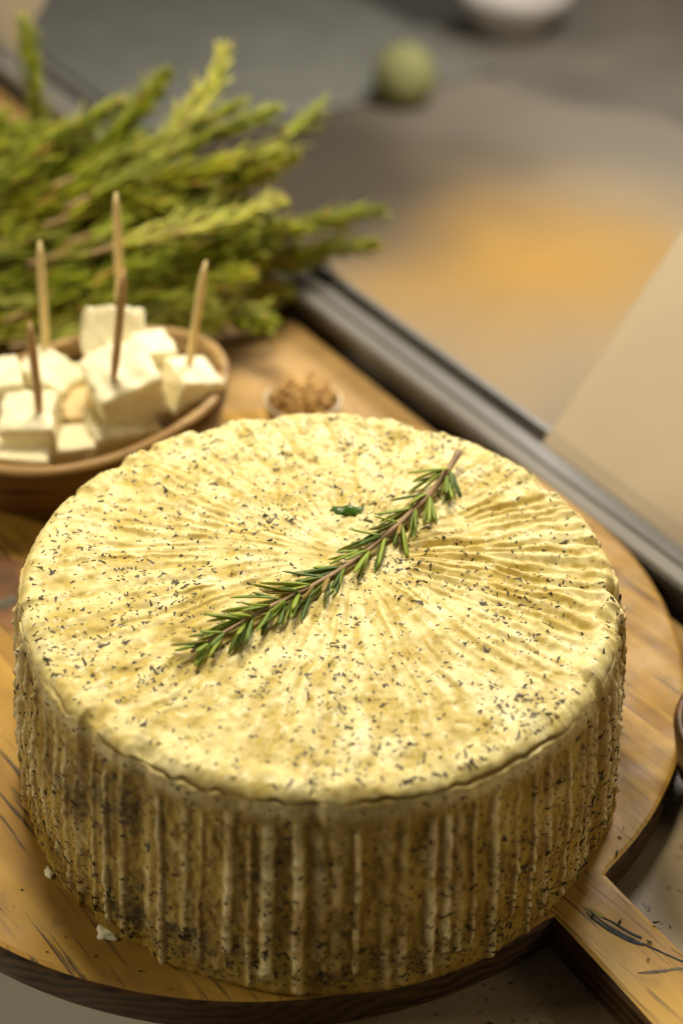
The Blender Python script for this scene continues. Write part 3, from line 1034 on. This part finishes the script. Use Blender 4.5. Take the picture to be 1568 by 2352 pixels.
def make_leaf_bit():
    c = G(797, 1160, H+0.02); z = top_z(c[0], c[1])
    nu, nv = 24, 9
    V = []
    rr = np.random.default_rng(4)
    for j in range(nv):
        for i in range(nu):
            u = i/(nu-1)*2-1; v = j/(nv-1)*2-1
            x = u*0.052+0.006*math.sin(7*v)*(abs(u) > 0.9); y = v*0.024*(1-0.12*math.cos(5*u))+0.008*u*u
            zz = 0.016+0.010*math.cos(2.4*u)-0.014*v*v+0.004*math.sin(6*u+v)+0.006*(u > 0.6)*v
            V.append((x, y, zz))
    V = np.array(V); n = len(V)
    F = grid_faces(nu, nv)
    V2 = np.concatenate([V, V-np.array([0, 0, 0.003])])
    F2 = F.tolist()+(F[:, ::-1]+n).tolist()
    rim = list(range(nu))+[k*nu+nu-1 for k in range(1, nv)]+[(nv-1)*nu+k for k in range(nu-2, -1, -1)]+[k*nu for k in range(nv-2, 0, -1)]
    for a, b in zip(rim, rim[1:]+rim[:1]):
        F2.append([b, a, a+n, b+n])
    tag(mk('leaf_piece', V2, F2, M_LEAF, origin=(c[0], c[1], z-0.002)), 'small dark green curled leaf piece lying on the cheese beside the sprig', 'leaf')


make_leaf_bit()


def make_bunch():
    root = empty('rosemary_bunch', (-1.6, 3.4, -BT))
    tag(root, 'big bunch of fresh green rosemary heaped behind the wooden bowl', 'herb bunch')
    protos = []
    for k in range(7):
        r = np.random.default_rng(200+k)
        Ls = 1.75
        bow = r.uniform(-0.16, 0.16); lift = r.uniform(-0.02, 0.22)
        path = [(Ls*s, bow*math.sin(math.pi*s*0.8)*s, lift*s*s) for s in np.linspace(0, 1, 9)]
        protos.append(sprig_geo(path, 0.016, 28, 7, 0.31, 0.0225, 300+k, start=0.12, spread=(7, 24)))
    meshes = []
    def place(base, tip, roll, k, scale=None):
        base = np.array(base); tip = np.array(tip)
        d = tip-base; L = np.linalg.norm(d); x = d/L
        z = np.array([0, 0, 1.0]); y = np.cross(z, x); y /= np.linalg.norm(y); z = np.cross(x, y)
        m = Matrix(((x[0], y[0], z[0]), (x[1], y[1], z[1]), (x[2], y[2], z[2]))) @ Matrix.Rotation(roll, 3, 'X')
        sc = L/1.76
        if k not in cache:
            st, nd = protos[k]
            a = mk('sprig', nd[0], nd[1], M_NEEDLE_C if k in (1, 4) else M_NEEDLE_B, root, attr=dict(tone=nd[2], under=nd[3]))
            b = mk('stem', st[0], st[1], M_STEM_B, a)
            cache[k] = (a, b); first = a
        else:
            a0, b0 = cache[k]
            first = a0.copy(); COL.objects.link(first); first.parent = root
            b = b0.copy(); COL.objects.link(b); b.parent = first
        loc = (base-np.array([-1.6, 3.4, -BT]))*S
        first.matrix_local = Matrix.Translation(Vector(loc)) @ m.to_4x4() @ Matrix.Diagonal((sc, min(1.15, max(0.8, sc)), min(1.15, max(0.8, sc)), 1))
    cache = {}
    r = np.random.default_rng(77)
    n = 0
    def P(px, py, z): return G(px, py, z)
    # outliers whose tips show against the background: (tip px, tip height, base px, base height)
    outl = [((775, 262), 0.62, (330, 560), 0.45), ((490, 85), 1.0, (330, 420), 0.55), ((355, 160), 0.95, (180, 430), 0.5),
            ((850, 480), 0.28, (420, 600), 0.3), ((835, 520), 0.2, (380, 640), 0.2), ((610, 250), 0.75, (150, 480), 0.6),
            ((560, 235), 0.78, (120, 430), 0.6), ((620, 780), 0.02, (230, 640), 0.1), ((600, 330), 0.65, (100, 520), 0.5),
            ((85, 45), 1.05, (95, 380), 0.35), ((740, 590), 0.15, (300, 610), 0.25), ((700, 640), 0.1, (250, 660), 0.2),
            ((640, 400), 0.5, (150, 560), 0.45), ((260, 230), 0.8, (-120, 480), 0.6), ((40, 300), 0.75, (-250, 470), 0.5)]
    for k, (tp, tz, bp, bz) in enumerate(outl):
        place(P(*bp, bz), P(*tp, tz), r.uniform(0, 6.28), k % 7)
    # body of the heap: fan from the left
    for k in range(74):
        f = r.random()                     # 0 = front bottom, 1 = back top
        g = r.random()
        tx = r.uniform(180, 700) if g < 0.7 else r.uniform(0, 300)
        lo = 770-0.0*tx; 
        tz = r.uniform(0.05, 0.3)+0.5*f*r.uniform(0.5, 1.0)
        ty = 735-445*f+0.14*(tx-300)*(0.5-f)
        if tx > 520: ty = np.clip(ty, 420, 690)
        ln = r.uniform(330, 520)
        slope = r.uniform(-0.1, 0.28)+0.22*f
        bx, by = tx-ln, ty+ln*slope
        by = min(by, 800)
        bz = max(0.0, tz*r.uniform(0.5, 1.0)-0.05)
        place(P(bx, by, bz), P(tx, ty, tz), r.uniform(0, 6.28), int(r.integers(7)))


make_bunch()

# ------------------------------------------------------------------ bowl with cheese cubes
BWC = np.array([-1.013, 1.655]); BW_A, BW_B = 0.667, 0.473; BW_ANG = math.atan2(0.731, 0.682)


def make_bowl():
    n = 120
    prof_out = [(0.02, 0.0), (0.60, 0.0), (0.74, 0.012), (0.86, 0.07), (0.945, 0.16), (0.99, 0.27), (1.0, 0.335)]
    rim = [(0.985, 0.352), (0.955, 0.356), (0.925, 0.352), (0.905, 0.338)]
    inn = [(0.885, 0.27), (0.83, 0.17), (0.72, 0.09), (0.5, 0.06), (0.02, 0.052)]
    prof = prof_out+rim+inn
    V, F = lathe(prof, n, (BW_A, BW_B))
    ca, sa = math.cos(BW_ANG), math.sin(BW_ANG)
    V = np.c_[V[:, 0]*ca-V[:, 1]*sa, V[:, 0]*sa+V[:, 1]*ca, V[:, 2]]
    for i in range(len(V)):
        V[i] += 0.006*np.array(mnoise.noise_vector(Vector(V[i]*4)))*(V[i, 2] > 0.02)
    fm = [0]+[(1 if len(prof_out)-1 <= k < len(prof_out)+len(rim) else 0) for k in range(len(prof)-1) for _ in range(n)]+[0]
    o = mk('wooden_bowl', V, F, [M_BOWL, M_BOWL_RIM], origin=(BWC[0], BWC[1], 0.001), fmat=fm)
    tag(o, 'oval olive wood bowl holding white cheese cubes at the left edge', 'bowl')


make_bowl()


def cube_geo(sx, sy, sz, seed, rough=0.010):
    n = 13
    V, F = [], []
    bm = bmesh.new()
    bmesh.ops.create_cube(bm, size=1.0)
    bmesh.ops.subdivide_edges(bm, edges=bm.edges[:], cuts=n, use_grid_fill=True)
    for v in bm.verts:
        p = v.co*2
        e = sorted((abs(p.x), abs(p.y), abs(p.z)))
        # round the edges and corners, then crumble them
        q = Vector([math.copysign(min(abs(c), 1.0), c) for c in p])
        inner = Vector([max(-0.88, min(0.88, c)) for c in q])
        dlt = q-inner
        if dlt.length > 0: dlt = dlt.normalized()*0.12*min(1, dlt.length/0.12)
        q = inner+dlt
        s = Vector((seed*3.1, seed*1.7, 0))
        edge = max(0, (e[1]-0.75)/0.25)
        q += q.normalized()*(mnoise.noise(q*2.2+s)*0.13+mnoise.noise(q*6+s)*(0.025+0.09*edge))
        v.co = Vector((q.x*sx/2, q.y*sy/2, q.z*sz/2))
    bm.verts.ensure_lookup_table()
    V = np.array([v.co[:] for v in bm.verts]); F = [[v.index for v in f.verts] for f in bm.faces]
    bm.free()
    return V, F


def cheese_cube(px, py, z, size, rot, label, seed, mat=None):
    c = G(px, py, z)
    V, F = cube_geo(*[d*1.04 for d in size], seed)
    R = np.array((Matrix.Rotation(rot[2], 3, 'Z') @ Matrix.Rotation(rot[1], 3, 'Y') @ Matrix.Rotation(rot[0], 3, 'X')))
    V = V @ R.T
    o = mk('cheese_cube', V, F, mat or M_CUBE, origin=c)
    return tag(o, label, 'cheese cube', 'cheese cubes in the wooden bowl')


# centre pixel, height, size, rotation
cheese_cube(72, 975, 0.34, (0.21, 0.20, 0.17), (0.30, -0.04, 0.03), 'white cheese cube at the front of the bowl with the shortest dark toothpick', 1)
cheese_cube(118, 880, 0.33, (0.24, 0.18, 0.18), (0.1, 0.25, -0.45), 'white cheese cube behind the front one, pierced by the leftmost tall toothpick', 2)
cheese_cube(288, 885, 0.42, (0.27, 0.25, 0.24), (0.34, -0.22, 0.42), 'largest white cheese cube in the middle of the heap with a dark toothpick', 3)
cheese_cube(262, 785, 0.47, (0.19, 0.19, 0.27), (-0.45, 0.42, 0.70), 'topmost white cheese cube, rising behind the largest one', 4)
cheese_cube(345, 822, 0.42, (0.16, 0.18, 0.17), (0.1, 0.2, 0.5), 'white cheese cube wedged right of the topmost cube', 5)
cheese_cube(430, 895, 0.33, (0.19, 0.19, 0.21), (0.2, 0.3, 0.66), 'white cheese cube at the right end of the bowl with a slanted toothpick', 6)
cheese_cube(280, 1000, 0.22, (0.28, 0.2, 0.16), (0.1, 0.1, 0.45), 'white cheese cube low in the bowl beneath the largest cube', 7)
cheese_cube(45, 1050, 0.24, (0.26, 0.16, 0.12), (0.1, 0.0, -0.05), 'flat white cheese piece under the front cube, against the bowl rim', 8)
cheese_cube(172, 1033, 0.21, (0.18, 0.16, 0.14), (0.1, 0.0, 0.25), 'low white cheese cube between two others near the front rim', 9)
cheese_cube(5, 895, 0.33, (0.18, 0.2, 0.18), (0.1, -0.1, 0.3), 'white cheese cube cut off by the left picture edge', 10)
cheese_cube(195, 955, 0.24, (0.18, 0.2, 0.18), (0.2, 0.1, 0.2), 'yellowish cheese cube in the shaded gap left of the largest cube', 11, M_CUBE2)


def toothpick(tip, base, tz, bz, label, mat):
    a = G(*base, bz); b = G(*tip, tz)
    d = (b-a)/np.linalg.norm(b-a)
    a = a-d*0.07
    o = a.copy()
    s = np.linspace(0, 1, 12)
    pts = np.outer(s, b-a)+0.002*np.array([[math.sin(5*t), math.cos(4*t), 0] for t in s])
    rad = np.interp(s, [0, 0.08, 0.2, 0.8, 0.93, 1], [0.005, 0.014, 0.0185, 0.0185, 0.0135, 0.006])
    V, F = tube(pts, rad, 10)
    tag(mk('toothpick', V, F, mat, origin=o), label, 'toothpick', 'toothpicks in the cheese cubes')


# a pick that stands upright keeps plan position: heights chosen so that it leans only a little
def pick(tip, base, bz, L, label, mat):
    # find tip height so that its length is right
    a = G(*base, bz)
    best = min(np.linspace(bz+0.2, bz+0.9, 141), key=lambda z: abs(np.linalg.norm(G(*tip, z)[:2]-a[:2]-np.array([0.0, 0.0]))))
    toothpick(tip, base, best, bz, label, mat)


pick((93, 555), (105, 812), 0.42, 0.5, 'pale toothpick standing at the left, in the cube behind the front one', M_PICK)
pick((70, 740), (89, 935), 0.44, 0.4, 'dark brown toothpick, shortest of all, in the front cheese cube', M_PICK2)
pick((268, 443), (275, 712), 0.58, 0.5, 'tallest pale toothpick standing in the topmost cheese cube', M_PICK)
pick((287, 620), (262, 855), 0.55, 0.5, 'brown toothpick stuck in the largest cheese cube', M_PICK2)
pick((474, 600), (432, 845), 0.43, 0.5, 'pale toothpick slanting to the right in the rightmost cube', M_PICK)


# ------------------------------------------------------------------ little cup of dried seeds behind the wheel
def make_jar():
    c = G(696, 908, 0.21)
    c = np.array([c[0], c[1], -BT])
    root = empty('spice_cup', c)
    tag(root, 'small pale cup of tan dried seeds half hidden behind the cheese wheel', 'cup')
    m = mat_simple('pale_glaze', (0.68, 0.59, 0.42), 0.2, var=0.12, scale=30, bump=0.05)
    zr = 0.195+BT
    prof = [(0.01, 0), (0.11, 0), (0.125, 0.01), (0.155, zr*0.6), (0.172, zr-0.01), (0.171, zr), (0.163, zr+0.002), (0.155, zr-0.01), (0.14, zr*0.6), (0.11, 0.022), (0.01, 0.02)]
    V, F = lathe(prof, 64)
    mk('cup', V, F, m, root)
    r = np.random.default_rng(9)
    parts, tone = [], []
    core = lathe([(0.01, 0.024), (0.10, 0.026), (0.132, zr*0.6), (0.148, zr-0.02), (0.12, zr+0.025), (0.06, zr+0.058), (0.005, zr+0.066)], 40)
    parts.append(core); tone += [0.3]*len(core[0])
    for k in range(420):
        q = r.random()**0.5*0.148; a = r.uniform(0, 6.28)
        z = zr+0.070-0.070*(q/0.148)**2.2+r.normal()*0.007
        d = r.normal(size=3); d[2] *= 0.4; d /= np.linalg.norm(d)
        p0 = np.array([q*math.cos(a), q*math.sin(a), z])
        Ls = r.uniform(0.012, 0.032)
        Vt, Ft = tube([p0-d*Ls, p0-d*Ls*0.3, p0+d*Ls*0.3, p0+d*Ls], [0.002, 0.0085, 0.0085, 0.002], 5)
        parts.append((Vt, Ft)); tone += [r.random()]*len(Vt)
    V, F = join(parts)
    m = NT('dried_seeds')
    m.set(Base_Color=m.ramp(m.attr('tone'), [(0, (0.30, 0.15, 0.035)), (0.5, (0.52, 0.31, 0.09)), (1, (0.70, 0.47, 0.18))]), Roughness=0.6)
    mk('seeds', V, F, m.m, root, attr=dict(tone=tone))


make_jar()

# ------------------------------------------------------------------ small dish at the right edge
def make_dish():
    c = np.array([1.50, -0.05, -BT-0.0005])
    prof = [(0.01, 0), (0.15, 0), (0.2, 0.02), (0.27, 0.12), (0.31, 0.30), (0.305, 0.325), (0.29, 0.33), (0.275, 0.32), (0.24, 0.18), (0.14, 0.08), (0.01, 0.07)]
    V, F = lathe(prof, 72)
    o = mk('wooden_dish', V, F, M_BOWL, origin=c)
    tag(o, 'brown wooden dish just entering the picture at the right edge, beside the board', 'dish')


make_dish()


def crumb(px, py, size, seed, label, mat=None, z=0.0):
    c = G(px, py, z)
    parts = []
    r = np.random.default_rng(seed)
    bm = bmesh.new()
    bmesh.ops.create_icosphere(bm, subdivisions=3, radius=1)
    for v in bm.verts:
        p = v.co.copy()
        k = 1+0.55*mnoise.noise(p*1.3+Vector((seed, 0, 0)))+0.3*mnoise.noise(p*3.1+Vector((0, seed, 0)))
        v.co = Vector((p.x*k*size, p.y*k*size*0.6, max(-0.3, p.z)*k*size*0.45+size*0.12))
    V = np.array([v.co[:] for v in bm.verts]); F = [[v.index for v in f.verts] for f in bm.faces]
    bm.free()
    a = r.uniform(0, 3)
    V = V @ np.array([[math.cos(a), -math.sin(a), 0], [math.sin(a), math.cos(a), 0], [0, 0, 1]])
    tag(mk('cheese_crumb', V, F, mat or M_CUBE, origin=(c[0], c[1], c[2]+0.0005)), label, 'crumb', 'cheese crumbs on the board')


crumb(250, 2147, 0.036, 3, 'largest white cheese crumb on the board in front of the wheel')
crumb(114, 2005, 0.022, 8, 'small round cheese crumb on the board left of the wheel')


# loose herb bits on the board and the counter
def make_bits():
    r = np.random.default_rng(31)
    spots = [(1230, 2128, .016, 0), (1180, 0, 0, 0)]
    bits = [(1415, 1960), (1290, 2055), (1490, 2165), (1487, 2205), (1360, 2105), (1505, 2120), (1422, 2118)]
    VV, FF, TT, n = [], [], [], 0
    def bit(c, L):
        nonlocal n
        d = r.normal(size=3); d[2] = 0.05; d /= np.linalg.norm(d)
        V, F = tube([c-d*L, c-d*L*0.3, c+d*L*0.4, c+d*L], [L*0.12, L*0.35, L*0.35, L*0.1], 5)
        VV.append(V); FF.extend([[i+n for i in f] for f in F]); TT.extend([r.random()*0.5]*len(V)); n += len(V)
    for x, y in bits:
        c = G(x, y, 0.0); bit(c+np.array([0, 0, 0.005]), r.uniform(0.006, 0.012))
    for _ in range(60):
        a = r.uniform(-2.6, -0.2); q = r.uniform(1.04, 1.2)
        c = np.array([q*math.cos(a), q*math.sin(a), 0.003])
        if math.hypot(c[0]-BC[0], c[1]-BC[1]) > BR-0.03: continue
        bit(c, r.uniform(0.002, 0.007))
    m = mk('herb_crumbs', np.concatenate(VV), FF, M_FLAKE, attr=dict(tone=TT))
    tag(m, 'scattered dark dried herb bits on the board around the wheel', 'herb bits', kind='stuff')
    VV, FF, TT, n = [], [], [], 0
    for _ in range(140):
        c = np.array([r.uniform(0.0, 2.0), r.uniform(-1.8, 0.6), -BT+0.003])
        if math.hypot(c[0]-BC[0], c[1]-BC[1]) < BR+0.01: continue
        bit(c, r.uniform(0.004, 0.014))
    m = mk('herb_crumbs', np.concatenate(VV), FF, M_FLAKE, attr=dict(tone=TT))
    tag(m, 'dried herb bits spilled on the speckled stone counter', 'herb bits', kind='stuff')


make_bits()
